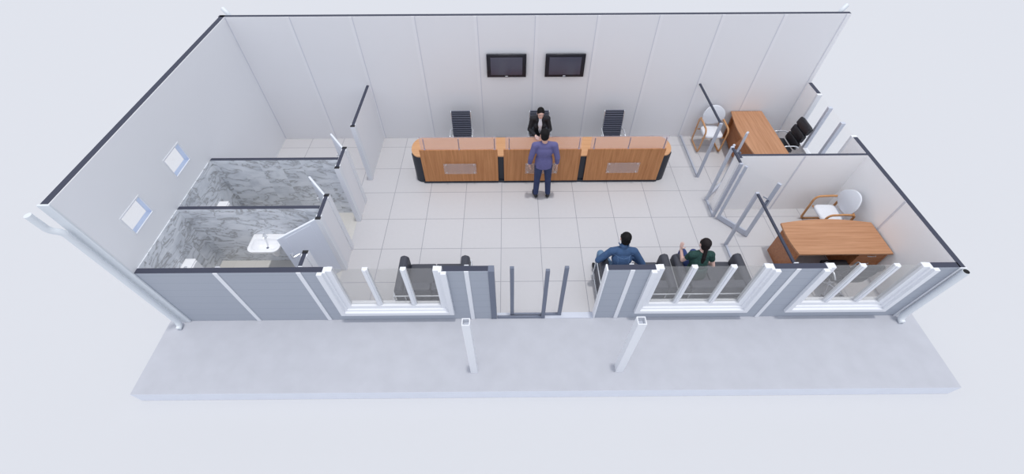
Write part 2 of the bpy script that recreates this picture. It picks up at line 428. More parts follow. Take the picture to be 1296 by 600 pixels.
# three big front windows
def front_window(n, x0, x1, mull, label):
    cx = (x0+x1)/2; w = struct('window_%d' % n, label, 'window', (cx, YO, 0.235)); hw = (x1-x0)/2; top = HC-0.235
    b = B()
    # outer flange, middle step, inner rim: U shapes, open at the cut
    for y0, y1, a, c in ((-0.06, 0.0, 0.0, 0.085), (-0.018, 0.10, 0.075, 0.125), (0.012, 0.105, 0.12, 0.21)):
        b.box(-hw+a, y0, a, -hw+c, y1, top); b.box(hw-c, y0, a, hw-a, y1, top); b.box(-hw+c, y0, a, hw-c, y1, c)
    b.box(-hw-0.01, 0.105, 0.10, hw+0.01, 0.17, 0.135)
    b.build('window_frame', M['pvc'], w, bevel=0.005)
    for m in mull:
        m -= cx
        B().box(m-0.044, 0.03, 0.21, m+0.044, 0.09, top).box(m-0.022, 0.012, 0.21, m+0.022, 0.03, top).build('mullion', M['pvc'], w, bevel=0.004)
    e = [-hw+0.19] + [v for m in mull for v in (m-cx-0.040, m-cx+0.040)] + [hw-0.19]
    for i in range(0, len(e), 2):
        B().box(e[i], 0.055, 0.20, e[i+1], 0.061, top-0.005).build('glass_pane', M['glass'], w)
front_window(1, -2.737, -0.786, (-2.03, -1.45), 'white framed front window before the two seat sofa, left of the entrance')
front_window(2, 2.32, 4.275, (3.0, 3.60), 'white framed front window behind the seated woman')
front_window(3, 4.93, 6.675, (5.57, 6.09), 'white framed front window of the office at the right end')

# partitions of the toilet rooms
for nm, y0, y1, lab in (('wall_toilet_back', -0.603, -0.53, 'toilet partition with marble facing, nearer the back wall'), ('wall_toilet_middle', -1.862, -1.79, 'toilet partition with marble facing behind the washbasin')):
    b = B().box(XL+0.012, y0+0.012, 0.004, -3.065, y1-0.012, HC, 0, top=1)
    b.box(XL+0.012, y0, 0.008, -3.065, y0+0.012, HC, 2, top=1)
    b.box(XL+0.012, y1-0.012, 0.004, -3.065, y1, HC, 2 if 'middle' in nm else 0, top=1)
    tag(b.build(nm, [M['white_wall'], M['cap'], M['marble']]), lab, 'wall', kind='structure')
# corridor wall in four pieces
b = B()
for y0, y1 in ((0.45, YB), (-0.81, -0.26), (-2.07, -1.55), (YF, -2.80)):
    b.box(-3.058, y0, 0.004, -2.992, y1, HC, 0, top=1)
tag(b.build('wall_corridor', [M['white_wall'], M['cap']]), 'white corridor wall in short pieces between three door openings', 'wall', kind='structure')

def room_door(n, y_hinge, y_other, ang, leaf, label):
    """opening in the corridor wall; jambs at both ends, leaf turned by ang from +y"""
    s = 1 if y_other > y_hinge else -1
    d = struct('door_%d' % n, label, 'door', (-3.025, y_hinge, 0.004))
    L = abs(y_other-y_hinge)
    for k, (ya, yb) in enumerate(((-0.05*s, 0.02*s), (s*(L-0.02), s*(L+0.05)))):
        j = B()
        j.box(-0.048, ya, 0, 0.048, yb, HC-0.004, 0, top=1)
        o = ya if k == 0 else yb
        j.box(0.033, o-0.05*s if k == 0 else o, 0, 0.048, o if k == 0 else o+0.05*s, HC-0.004, 0)
        j.box(-0.048, o-0.05*s if k == 0 else o, 0, -0.034, o if k == 0 else o+0.05*s, HC-0.004, 0)
        j.build('door_frame', [M['pvc'], M['cap_black']], d, bevel=0.003)
    h = bpy.data.objects.new('door_leaf', None)
    ax = Vector((math.cos(ang), math.sin(ang), 0)); ay = Vector((-ax.y, ax.x, 0)); o = Vector((-0.045, 0.0, 0))
    zt = HC-0.006
    c = o+ax*leaf/2+Vector((0, 0, (0.01+zt)/2))
    lf = B().obox(c, ax*leaf/2, ay*0.018, Vector((0, 0, (zt-0.01)/2)))
    # shallow raised panel on both faces
    for q in (1, -1):
        lf.obox(c+ay*0.019*q+Vector((0, 0, 0.05)), ax*(leaf/2-0.11), ay*0.003, Vector((0, 0, (zt-0.01)/2-0.1)))
    bpy.data.objects.remove(h)
    lo = lf.build('door_leaf', M['door_white'], d, bevel=0.003)
    hb = B()
    for q in (1, -1):
        p = o+ax*(leaf-0.06)+Vector((0, 0, 0.99))
        hb.tube(round_path([p, p+ay*0.06*q, p+ay*0.06*q-ax*0.11], 0.02), 0.009, 8)
        hb.obox(p+ay*0.02*q, ax*0.02, ay*0.004, Vector((0, 0, 0.06)))
    hb.build('door_handle', M['chrome'], lo, smooth=True, angle=0.7)
room_door(1, -0.235, 0.43, math.radians(128), 0.55, 'white door ajar to the room behind the toilets')
room_door(2, -1.525, -0.835, math.radians(131), 0.62, 'white door ajar to the toilet nearer the back wall')
room_door(3, -2.095, -2.775, math.radians(221), 0.66, 'white door standing open to the toilet with the washbasin')

# offices: white partition, glazed screens, glass doors
b = B().box(4.60, -0.575, 0.004, XR, -0.517, HC, 0, top=1).box(5.80, -0.583, 0.004, 5.83, -0.575, HC, 2).box(4.545, -0.63, 0.004, 4.60, -0.46, HC, 0, top=1)
tag(b.build('wall_offices', [M['office_wall'], M['cap'], M['seam']]), 'white partition between the two offices', 'wall', kind='structure')
def screen(nm, y0, y1, posts, label):
    w = struct(nm, label, 'glass partition', (4.535 if nm != 'partition_glass.001' else 4.52, (y0+y1)/2, 0.004)); c = (y0+y1)/2
    B().box(-0.02, y0-c, HC-0.03, 0.02, y1-c, HC-0.004).build('top_rail', M['cap'], w)
    B().box(-0.02, y0-c, 0, 0.02, y1-c, 0.03).build('bottom_rail', M['steel'], w)
    for p, m, t in posts:
        B().box(-0.03, p-c-0.022*t, 0, 0.03, p-c+0.022*t, HC-0.003).build('post', M[m], w, bevel=0.003)
    B().box(-0.004, y0-c, 0.03, 0.004, y1-c, HC-0.03).build('glass_pane', M['door_glass'], w)
screen('partition_glass', 0.45, YB-0.004, ((0.45, 'steel', 1),), 'glazed screen beside the white armchair at the back wall')
screen('partition_glass.001', -0.80, -0.29, ((-0.30, 'steel_light', 1), (-0.785, 'steel', 1.0)), 'narrow glazed screen between the two open glass doors')
screen('partition_glass.002', YF+0.02, -1.545, ((-1.56, 'steel', 1.0),), 'glazed screen beside the desk of the front office')
def glass_door(n, hinge, ang, L, label, m):
    d = struct('door_%d' % n, label, 'door', (hinge[0], hinge[1], 0.006)); d.rotation_euler = (0, 0, ang)
    zt = HC-0.01; s = 0.072
    b = B().box(0, -0.02, 0.01, s-0.02, 0.02, zt).box(L-s, -0.02, 0.01, L, 0.02, zt).box(s-0.02, -0.02, 0.01, L-s, 0.02, 0.13)
    b.build('door_leaf', M[m], d, bevel=0.003)
    B().box(s-0.02, -0.004, 0.13, L-s, 0.004, zt-0.003).build('glass_pane', M['door_glass'], d)
    hb = B()
    for q in (1, -1):
        hb.tube(round_path([(L-0.045, 0.02*q, 1.0), (L-0.045, 0.07*q, 1.0), (L-0.16, 0.07*q, 1.0)], 0.02), 0.010, 8)
        hb.obox((L-0.045, 0.024*q, 0.97), (0.022, 0, 0), (0, 0.006, 0), (0, 0, 0.09))
    hb.build('door_handle', M['steel_dark'], d, smooth=True, angle=0.7)
    hg = B()
    for z in (0.3, 1.2): hg.cyl((0.0, -0.024), 0.009, z, z+0.06, 10)
    hg.build('hinge', M['steel_light'], d)
glass_door(4, (4.555, -0.25), math.radians(44), 0.62, 'open glass door of the back office', 'steel_light')
glass_door(5, (4.575, -0.835), math.radians(-48), 0.70, 'open glass door of the front office', 'steel')

# sliding entrance
def slide(n, x0, x1, y, stiles, label):
    d = struct('door_%d' % n, label, 'door', ((x0+x1)/2, y, 0.0)); c = (x0+x1)/2
    for a, t in stiles: B().box(a-c-t/2, -0.022, 0.0, a-c+t/2, 0.022, HC-0.003).build('stile', M['steel_dark'], d, bevel=0.003)
    B().box(x0-c, -0.02, 0.004, x1-c, 0.02, 0.05).build('bottom_rail', M['steel_dark'], d, bevel=0.003)
    B().box(x0-c, -0.004, 0.05, x1-c, 0.004, HC-0.006).build('glass_pane', M['door_glass'], d)
slide(6, -0.055, 0.79, -3.165, ((0.755, 0.065),), 'fixed front leaf of the sliding glass entrance')
slide(7, 0.18, 1.085, -3.112, ((0.21, 0.065), (1.05, 0.065)), 'rear leaf of the sliding glass entrance, slid half open')
tag(B().box(-0.155, YO-0.012, 0, -0.062, YF+0.005, HC+0.001).build('trim_entrance', M['steel_dark'], bevel=0.004), 'slate grey side jamb of the entrance', 'door jamb', kind='structure')
tag(B().box(-0.062, -3.185, 0.0, 1.645, -3.07, 0.012).build('trim_threshold', M['steel_light']), 'flat metal threshold of the entrance', 'threshold', kind='structure')

# canopy posts (hollow square tubes)
def canopy_post(x, s, label):
    p = thing('canopy_post', label, 'post', (x, -4.115, 0), 0, None); h = s/2; t = 0.012; top = 1.64
    b = B().box(-h, -h, 0, -h+t, h, top).box(h-t, -h, 0, h, h, top).box(-h+t, -h, 0, h-t, -h+t, top).box(-h+t, h-t, 0, h-t, h, top)
    b.build('tube', M['pvc'], p)
    B().box(-h+t, -h+t, 0, h-t, h-t, top-0.1).build('core', M['steel_light'], p)
canopy_post(-0.417, 0.11, 'white square post on the slab, left of the entrance')
canopy_post(1.948, 0.12, 'white square post on the slab, right of the entrance')

# rainwater pipes
p = thing('rainwater_pipe', 'pale rainwater pipe bent at the top, on the tall left front corner', 'pipe', (-5.60, -3.27, 0))
B().tube(round_path([(-0.0, -0.085, 0.04), (0, -0.03, 0.055), (0, 0, 0.14), (0.0, 0, 2.56), (-0.075, -0.05, 2.66), (-0.085, -0.055, 2.95)], 0.06, 6), 0.043, 16).build('tube', M['pipe'], p, smooth=True, angle=0.8)
p = thing('rainwater_pipe', 'pale rainwater pipe with dark open top on the right front corner', 'pipe', (7.045, -3.255, 0))
pts = round_path([(0.0, -0.09, 0.04), (0, -0.03, 0.055), (0, 0, 0.14), (0, 0, HC)], 0.06, 6)
B().tube(pts, 0.05, 18).build('tube', M['pipe'], p, smooth=True, angle=0.8)
B().cyl((0, 0), 0.044, HC, HC+0.003, 18).build('opening', M['hole'], p)  # flat dark disc painted for the shade inside the pipe
for x, s, lab in ((-5.47, -1, 'pale pipe end showing above the back wall at its left corner'), (6.93, 1, 'pale pipe end showing above the back wall at its right corner')):
    p = thing('rainwater_pipe', lab, 'pipe', (x, 2.115, -0.28))
    B().tube(round_path([(0, 0, 0.0), (0, 0, H+0.12), (0, 0.0, H+0.28), (0.1*s, 0.06, H+0.36)], 0.05, 5), 0.045, 12).build('tube', M['pipe'], p, smooth=True, angle=0.8)
    B().box(-0.05, -0.065, 1.5, 0.05, 0.0, 1.53).build('bracket', M['pipe'], p)

# ------------------------------------------------------------------ washroom
t = thing('washbasin', 'white rounded washbasin with chrome tap on the marble partition', 'sink', (-4.20, -1.862, 0.0))
def dshape(w, d, y0=0.0, n=10):
    r = min(w*0.42, d*0.75); pts = [(-w, y0), (-w, -(d-r))]
    pts += [(-w+r-r*math.cos(PI/2*k/n), -(d-r)-r*math.sin(PI/2*k/n)) for k in range(1, n+1)]
    pts += [(w-r+r*math.sin(PI/2*k/n), -(d-r)-r*math.cos(PI/2*k/n)) for k in range(0, n+1)]
    pts += [(w, y0)]
    return pts
def ring(w, d, y0, z): return [(x, y, z) for x, y in dshape(w, d, y0)]
rings = [ring(0.13, 0.24, -0.002, 0.60), ring(0.22, 0.34, -0.002, 0.68), ring(0.28, 0.41, -0.002, 0.76), ring(0.285, 0.42, -0.002, 0.815), ring(0.28, 0.415, -0.004, 0.82),
         ring(0.235, 0.375, -0.12, 0.82), ring(0.225, 0.365, -0.13, 0.805), ring(0.17, 0.31, -0.17, 0.72), ring(0.06, 0.26, -0.21, 0.705)]
B().loft(rings).build('basin', M['ceramic'], t, smooth=True, angle=0.9)
B().loft([[(0.09*math.cos(2*PI*k/16)*s, -0.12+0.1*math.sin(2*PI*k/16)*s, z) for k in range(16)] for z, s in ((0.36, 0.55), (0.45, 0.85), (0.64, 1.1))]).build('shroud', M['ceramic'], t, smooth=True, angle=0.9)
B().cyl((-0.04, -0.07), 0.024, 0.82, 0.90).tube(round_path([(-0.04, -0.07, 0.87), (-0.02, -0.13, 0.93), (0.0, -0.2, 0.90)], 0.04), 0.013, 10).tube([(-0.04, -0.07, 0.90), (-0.055, -0.03, 0.95)], 0.011, 8).build('tap', M['chrome'], t, smooth=True, angle=0.7)
B().cyl((0.0, -0.235), 0.022, 0.706, 0.711).build('drain', M['steel_dark'], t)

def make_toilet(loc, label):
    t = thing('toilet', label, 'toilet', loc, 0, 'toilets against the marble left wall')   # wall is at local x=0, bowl towards +x
    B().box(0.002, -0.19, 0.40, 0.175, 0.19, 0.78).build('cistern', M['ceramic'], t, bevel=0.02, bseg=3)
    B().box(0.0, -0.195, 0.78, 0.185, 0.195, 0.805).build('cistern_lid', M['ceramic'], t, bevel=0.008)
    B().cyl((0.095, 0), 0.028, 0.805, 0.812).build('flush_button', M['chrome'], t)
    def o(w, d0, d1, z, n=20): return [((d0+d1)/2+(d1-d0)/2*math.cos(2*PI*k/n), w*math.sin(2*PI*k/n), z) for k in range(n)]
    B().loft([o(0.11, 0.10, 0.48, 0.0), o(0.11, 0.12, 0.50, 0.1), o(0.16, 0.12, 0.60, 0.26), o(0.18, 0.13, 0.66, 0.385), o(0.175, 0.135, 0.655, 0.395), o(0.125, 0.2, 0.60, 0.39), o(0.09, 0.26, 0.52, 0.27)]).build('bowl', M['ceramic'], t, smooth=True, angle=0.9)
    rr = [[((0.41)+a*math.cos(2*PI*k/24), c*math.sin(2*PI*k/24), z) for k in range(24)] for a, c, z in ((0.25, 0.182, 0.397), (0.25, 0.182, 0.415), (0.185, 0.12, 0.415), (0.185, 0.12, 0.397))]
    B().loft(rr+[rr[0]], caps=False).build('seat', M['ceramic'], t, smooth=True, angle=0.7)
    B().obox((0.195, 0, 0.60), (0.012, 0, 0.0), (0, 0.17, 0), (0.0, 0, 0.19)).build('lid', M['ceramic'], t, bevel=0.01, bseg=3)
    return t
t1 = make_toilet((XL+0.013, -2.60, 0.008), 'white toilet of the room with the washbasin, mostly hidden by the front wall')
dup(t1, (XL+0.013, -1.21, 0.008), 0, 'white toilet between the two marble partitions, only its cistern top showing')

# ------------------------------------------------------------------ reception counter
rc = thing('reception_counter', 'long wood and black reception counter with rounded ends and glass screens', 'counter', (0.89, 0.65, 0))
cx0 = 0.89; cy0 = 0.65
def stadium(x0, x1, y0, y1, rx, n=14):
    ym, ry = (y0+y1)/2, (y1-y0)/2
    return [(x1-rx+rx*math.cos(-PI/2+PI*k/n), ym+ry*math.sin(-PI/2+PI*k/n)) for k in range(n+1)] + [(x0+rx+rx*math.cos(PI/2+PI*k/n), ym+ry*math.sin(PI/2+PI*k/n)) for k in range(n+1)]
sh = lambda pl: [(x-cx0, y-cy0) for x, y in pl]
B().prism(sh(stadium(-1.955, 3.725, 0.335, 0.60, 0.18)), 0.004, 0.74).build('body', M['black'], rc, bevel=0.004)
B().box(-1.955+0.18-cx0, 0.305-cy0, 0.004, 3.545-cx0, 0.345-cy0, 0.07).build('plinth', M['black'], rc, bevel=0.003)
B().prism(sh(stadium(-1.975, 3.745, 0.325, 0.965, 0.20)), 0.74, 0.772).build('worktop', M['counter_top'], rc, bevel=0.004)
for x in (-1.9, 0.0, 1.78, 3.67): B().box(x-0.015-cx0, 0.60-cy0, 0.004, x+0.015-cx0, 0.86-cy0, 0.74).build('support_panel', M['black'], rc)
for k, (x0, x1) in enumerate(((-1.735, -0.073), (0.057, 1.716), (1.853, 3.516))):
    a, c = x0-cx0, x1-cx0; yf = 0.287-cy0
    fp = B().box(a, yf, 0.073, c, yf+0.032, 0.966).build('front_panel', M['counter_panel'], rc, bevel=0.003)
    gs = B().box(a+0.04, yf+0.012, 0.97, c-0.02, yf+0.020, 1.30).build('glass_screen', M['counter_glass'], rc)
    for x in (a+0.12, (a+c)/2+0.02, c-0.06):
        B().box(x-0.009, yf+0.020, 0.966, x+0.009, yf+0.034, 1.245).cyl((x, yf+0.022), 0.02, 0.966, 0.978, 12).build('screen_post', M['post_lilac'], gs)
    sx0, sx1 = a+0.47, a+1.185
    sp = B().box(sx0, yf-0.03, 0.318, sx1, yf-0.024, 0.612).build('sign_plate', M['sign_glass'], fp, bevel=0.001)
    for x in (sx0+0.05, sx1-0.05):
        for z in (0.355, 0.575):
            B().tube([(x, yf-0.034, z), (x, yf, z)], 0.011, 10).build('standoff', M['chrome'], sp)

# ------------------------------------------------------------------ screens on the back wall
def make_tv(x, label):
    t = thing('television', label, 'television', (x, YB-0.008, 1.703), 0, None)
    w, h = 0.43, 0.52
    B().box(-0.16, -0.03, 0.12, 0.16, 0.007, 0.40).build('wall_bracket', M['tv_black'], t)
    B().box(-w, -0.075, 0, w, -0.03, h).build('bezel', M['tv_black'], t, bevel=0.008)
    B().box(-w+0.085, -0.079, 0.06, w-0.085, -0.074, h-0.06).build('screen', M['tv_screen'], t)
    B().tube([(-0.03, -0.076, 0.027), (0.03, -0.076, 0.027)], 0.009, 10).build('badge', M['silver'], t)
    return t
tv = make_tv(0.131, 'wide black wall television, left one of the pair')
dup(tv, (1.403, YB-0.008, 1.703), 0, 'wide black wall television, right one of the pair')

# ------------------------------------------------------------------ office chairs (face +y locally)
def chair_base(root, m):
    B().cyl((0, 0), 0.028, 0.09, 0.30, 14).cyl((0, 0), 0.018, 0.30, 0.41, 14).build('column', M['chrome'], root, smooth=True, angle=0.7)
    sb = B()
    for k in range(5):
        a = 2*PI*k/5+0.3; d = Vector((math.cos(a), math.sin(a), 0))
        sb.tube([d*0.02+Vector((0, 0, 0.105)), d*0.16+Vector((0, 0, 0.10)), d*0.30+Vector((0, 0, 0.075))], [0.024, 0.02, 0.013], 8)
    st = sb.build('star_base', M['chrome'], root, smooth=True, angle=0.8)
    for k in range(5):
        a = 2*PI*k/5+0.3; d = Vector((math.cos(a), math.sin(a), 0)); e = Vector((-d.y, d.x, 0))
        c = d*0.295+Vector((0, 0, 0.029))
        B().tube([c-e*0.024, c-e*0.006], 0.028, 12).tube([c+e*0.006, c+e*0.024], 0.028, 12).cyl((c.x, c.y), 0.008, 0.03, 0.075, 8).build('caster', M['shoe'], st)
def chair_profile(zt):
    # side curve from seat front, over the seat, up the back (y, z)
    return [(0.24, 0.425), (0.21, 0.452), (0.10, 0.452), (-0.08, 0.44), (-0.16, 0.445), (-0.20, 0.48), (-0.22, 0.56), (-0.245, 0.72), (-0.265, 0.88), (-0.30, zt)]
def resample(pts, n):
    P = [Vector(p) for p in pts]; L = [0]
    for a, b_ in zip(P, P[1:]): L.append(L[-1]+(b_-a).length)
    out = []
    for k in range(n+1):
        s = L[-1]*k/n; i = 0
        while i < len(L)-2 and L[i+1] < s: i += 1
        out.append(P[i].lerp(P[i+1], (s-L[i])/(L[i+1]-L[i])))
    return out
def arms(root, w, prof):
    for q in (-1, 1):
        a = B().tube(round_path([(q*w, 0.10, 0.43), (q*(w+0.04), 0.11, 0.50), (q*(w+0.04), 0.10, 0.655), (q*(w+0.04), -0.16, 0.655), (q*(w+0.03), -0.25, 0.60), (q*w, -0.225, 0.56)], 0.06), 0.014, 10)
        ar = a.build('armrest', M['chrome'], root, smooth=True, angle=0.8)
def make_ribbed(loc, label):
    t = thing('office_chair', label, 'chair', loc, PI, 'ribbed office chairs behind the counter')
    prof = [Vector((0, y, z)) for y, z in chair_profile(1.075)]
    NR = 58; rs = resample(prof, NR); w = 0.215
    seat, back = B(), B()
    for i in range(NR):
        a, c = rs[i], rs[i+1]; m_ = (a+c)/2; tg = (c-a).normalized(); nn = Vector((1, 0, 0)).cross(tg)
        tgt = seat if m_.z < 0.50 else back
        wide = i % 3 != 2; fat = (0.018, 0.018, 0.009)[i % 3]
        ring0 = [m_+tg*((c-a).length*0.52*math.cos(2*PI*k/8))+nn*(fat*math.sin(2*PI*k/8)) for k in range(8)]
        tgt.loft([[p+Vector((-w, 0, 0)) for p in ring0], [p+Vector((w, 0, 0)) for p in ring0]], 0 if wide else 1)
    seat.build('seat', [M['rib'], M['rib_dark']], t, smooth=True, angle=0.9); back.build('backrest', [M['rib'], M['rib_dark']], t, smooth=True, angle=0.9)
    for q in (-1, 1):
        B().tube([p+Vector((q*(w+0.008), 0, 0)) for p in resample(prof, 24)], 0.012, 8).build('side_rail', M['chrome'], t, smooth=True)
    B().tube([(-w, 0.05, 0.425), (w, 0.05, 0.425)], 0.012, 8).tube([(-w, -0.08, 0.42), (w, -0.08, 0.42)], 0.012, 8).box(-0.07, -0.1, 0.40, 0.07, 0.08, 0.425).build('seat_bracket', M['chrome'], t)
    arms(t, w, prof); chair_base(t, None)
    return t
rc1 = make_ribbed((-0.93, 1.24, 0.004), 'empty ribbed slate office chair behind the left section of the counter')
dup(rc1, (0.875, 1.24, 0.004), PI, 'ribbed slate office chair the receptionist sits on')
dup(rc1, (2.60, 1.24, 0.004), PI, 'empty ribbed slate office chair behind the right section of the counter')

def make_exec(loc, rz, label):
    t = thing('executive_chair', label, 'chair', loc, rz, 'black padded executive chairs')
    w = 0.235
    path = [(-0.215, 0.50), (-0.225, 0.56), (-0.25, 0.74), (-0.275, 0.90), (-0.32, 1.09)]
    rs = resample([Vector((0, y, z)) for y, z in path], 3)
    for i in range(3):
        a, c = rs[i], rs[i+1]; m_ = (a+c)/2; tg = (c-a); L = tg.length; tg = tg.normalized(); nn = Vector((1, 0, 0)).cross(tg)
        rings = []
        for k in range(9):
            x = -w+2*w*k/8; e = 1-abs(2*k/8-1)**8*0.16
            rings.append([Vector((x, 0, 0))+m_+tg*(L*0.5*(abs(math.cos(u))**0.28)*(1 if math.cos(u) > 0 else -1)*e)+nn*(0.042*(abs(math.sin(u))**0.8)*(1 if math.sin(u) > 0 else -1)*e) for u in [2*PI*j/16 for j in range(16)]])
        B().loft(rings).build('back_pad', M['leather'], t, smooth=True, angle=0.9)
    B().obox((0, -0.285, 0.78), (0.2, 0, 0), (0, 0.012, 0.003), (0, -0.05, 0.27)).build('back_shell', M['leather'], t, bevel=0.006)
    for y0, y1 in ((-0.19, 0.03), (0.03, 0.26)):
        B().box(-w, y0, 0.425, w, y1, 0.50).build('seat_pad', M['leather'], t, bevel=0.03, bseg=4)
    B().box(-0.2, -0.17, 0.40, 0.2, 0.20, 0.425).build('seat_pan', M['chrome'], t)
    arms(t, w+0.005, None); chair_base(t, None)
    return t
ex = make_exec((6.45, 1.00, 0.004), PI/2, 'black padded executive chair in the back office by the side window')
dup(ex, (6.075, -2.56, 0.004), 0, 'black padded executive chair in the front office under the front window')

# ------------------------------------------------------------------ office desks (user side -y, bowed side +y)
def make_desk(loc, rz, label):
    t = thing('office_desk', label, 'desk', loc, rz, 'wooden office desks')
    n = 16; pl = [(-0.82, -0.415), (0.85, -0.415), (0.85, 0.32)]
    pl += [(0.85-1.70*k/n, 0.32+0.095*math.sin(PI*k/n)) for k in range(1, n)]
    pl += [(-0.85, 0.32)] + [(-0.85-0.035*math.sin(PI*k/8)+0.03*k/8, 0.32-0.735*k/8) for k in range(1, 8)]
    B().prism(pl, 0.715, 0.75).build('desktop', M['desk_wood'], t, bevel=0.004)
    m = [(0.72-1.46*k/n, 0.22+0.08*math.sin(PI*k/n)) for k in range(n+1)]
    md = m+[(x, y-0.02) for x, y in reversed(m)]
    B().prism(md, 0.05, 0.715).build('modesty_panel', M['desk_side'], t)
    B().box(-0.79, -0.36, 0.0, -0.74, 0.26, 0.715).build('side_panel', M['desk_side'], t, bevel=0.003)
    B().box(0.78, -0.38, 0.0, 0.82, 0.27, 0.715).build('side_panel', M['desk_side'], t, bevel=0.003)
    pd = B().box(0.30, -0.36, 0.05, 0.78, 0.20, 0.715).box(0.32, -0.33, 0.0, 0.76, 0.18, 0.05).build('pedestal', M['desk_side'], t, bevel=0.003)
    for k in range(3):
        z = 0.07+0.213*k
        dr = B().box(0.305, -0.38, z, 0.775, -0.36, z+0.205)
        do = dr.build('drawer', M['desk_side'], pd, bevel=0.003)
        B().tube(round_path([(0.47, -0.38, z+0.15), (0.47, -0.40, z+0.15), (0.61, -0.40, z+0.15), (0.61, -0.38, z+0.15)], 0.012), 0.006, 8).build('handle', M['chrome'], do)
    return t
dk = make_desk((6.115, -1.955, 0.004), 0, 'bow-fronted wooden desk in the front office')
dup(dk, (5.845, 1.09, 0.004), PI/2, 'bow-fronted wooden desk in the back office against the back wall')

# ------------------------------------------------------------------ armchairs (face +y)
def make_armchair(loc, rz, label):
    t = thing('armchair', label, 'armchair', loc, rz, 'bent wood armchairs with white seats')
    for q in (-1, 1):
        x = 0.26*q
        path = [(x, 0.0, 0.016), (x, 0.24, 0.016), (x, 0.255, 0.60), (x, 0.20, 0.665), (x, -0.10, 0.68), (x, -0.27, 0.655), (x, -0.255, 0.30), (x, -0.27, 0.016), (x, 0.0, 0.016)]
        rp = round_path(path, 0.09, 6)[:-1]
        B().tube(rp, 0.019, 10, closed=True, rx=0.026).build('side_frame', M['beech'], t, smooth=True)
    for y in (0.18, -0.18): B().tube([(-0.26, y, 0.395), (0.26, y, 0.395)], 0.016, 10).build('cross_rail', M['beech'], t, smooth=True, angle=0.8)
    rings = []
    for z, s in ((0.405, 0.90), (0.42, 0.985), (0.445, 1.0), (0.468, 0.97), (0.48, 0.85)):
        rings.append([((0.225+0.02*math.sin(a))*s*(abs(math.cos(a))**0.45)*(1 if math.cos(a) > 0 else -1), 0.0+0.235*s*(abs(math.sin(a))**0.45)*(1 if math.sin(a) > 0 else -1), z) for a in [2*PI*k/32 for k in range(32)]])
    B().loft(rings).build('seat', M['cushion_white'], t, smooth=True, angle=0.9)
    # round dished back
    rings = []
    for th, s in ((-0.018, 0.93), (-0.012, 1.0), (0.008, 1.0), (0.018, 0.93)):
        rg = []
        for k in range(36):
            a = 2*PI*k/36; u, v = 0.265*s*math.cos(a), 0.225*s*math.sin(a)
            rg.append((u, -0.235-0.20*(v)+th+0.9*u*u, 0.765+v))
        rings.append(rg)
    B().loft(rings).build('backrest', M['shell_white'], t, smooth=True, angle=0.9)
    for q in (-1, 1):
        B().tube([(0.26*q, -0.24, 0.665), (0.21*q, -0.21, 0.70)], 0.015, 8).build('back_bracket', M['beech'], t, smooth=True, angle=0.8)
    return t
ac = make_armchair((5.035, 1.55, 0.004), PI, 'white armchair with bent wood arms standing against the back wall')
dup(ac, (6.59, -1.12, 0.004), PI/2, 'white armchair with bent wood arms behind the front office desk')

# ------------------------------------------------------------------ sofas (face +y)
def make_sofa(loc, label):
    t = thing('sofa', label, 'sofa', loc, 0, 'charcoal two seat sofas along the front wall')
    W, D = 0.625, 0.36
    for q in (-1, 1):
        x0, x1 = (-W, -W+0.16) if q < 0 else (W-0.16, W)
        r = 0.055
        # rounded top section, swept along y
        sec = [(x0, 0.11)] + [(x1, 0.11)] + [(x1-0.08+0.08*math.cos(a), 0.615+0.075*math.sin(a)) for a in [PI/2*k/6 for k in range(7)]] + [(x0+0.08-0.08*math.sin(a), 0.615+0.075*math.cos(a)) for a in [PI/2*k/6 for k in range(7)]]
        B().loft([[(x, y, z) for x, z in sec] for y in (-D+0.005, D)]).build('arm_cushion', M['sofa'], t, bevel=0.018, bseg=3)
    for x0, x1 in ((-W+0.162, -0.003), (0.003, W-0.162)):
        B().box(x0, -D+0.17, 0.28, x1, D-0.005, 0.45).build('seat_cushion', M['sofa'], t, bevel=0.025, bseg=3)
        B().box(x0, -D, 0.28, x1, -D+0.165, 0.685).build('back_cushion', M['sofa'], t, bevel=0.03, bseg=3)
    B().box(-W+0.162, -D+0.01, 0.11, W-0.162, D-0.02, 0.279).build('base_cushion', M['sofa'], t, bevel=0.015, bseg=2)
    e = 0.016
    fr = B().tube(round_path([(-W-e, D+0.0, 0.52), (-W-e, -D-e, 0.52), (W+e, -D-e, 0.52), (W+e, D+0.0, 0.52)], 0.05), 0.013, 10)
    for x in (-W-e, W+e):
        fr.tube([(x, D, 0.0), (x, D, 0.525)], 0.013, 10)
        fr.tube([(x, -D-e, 0.0), (x, -D-e, 0.52)], 0.013, 10)
        fr.tube([(x, D, 0.10), (x, -D-e, 0.10)], 0.011, 10)
    fr.tube([(-W-e, D, 0.10), (W+e, D, 0.10)], 0.011, 10).tube([(-W-e, -D-e, 0.10), (W+e, -D-e, 0.10)], 0.011, 10)
    for x in (-W+0.17, W-0.17): fr.tube([(x, -D-e, 0.10), (x, -D-e, 0.52)], 0.009, 8)
    fr.build('frame', M['chrome'], t, smooth=True, angle=0.9)
    return t
YS = -2.645
so = make_sofa((-1.165, YS, 0.004), 'empty charcoal two seat sofa in chrome frame under the left front window')
dup(so, (2.397, YS, 0.004), 0, 'charcoal two seat sofa the man in the denim jacket sits on')
dup(so, (3.712, YS, 0.004), 0, 'charcoal two seat sofa the woman in green sits on')

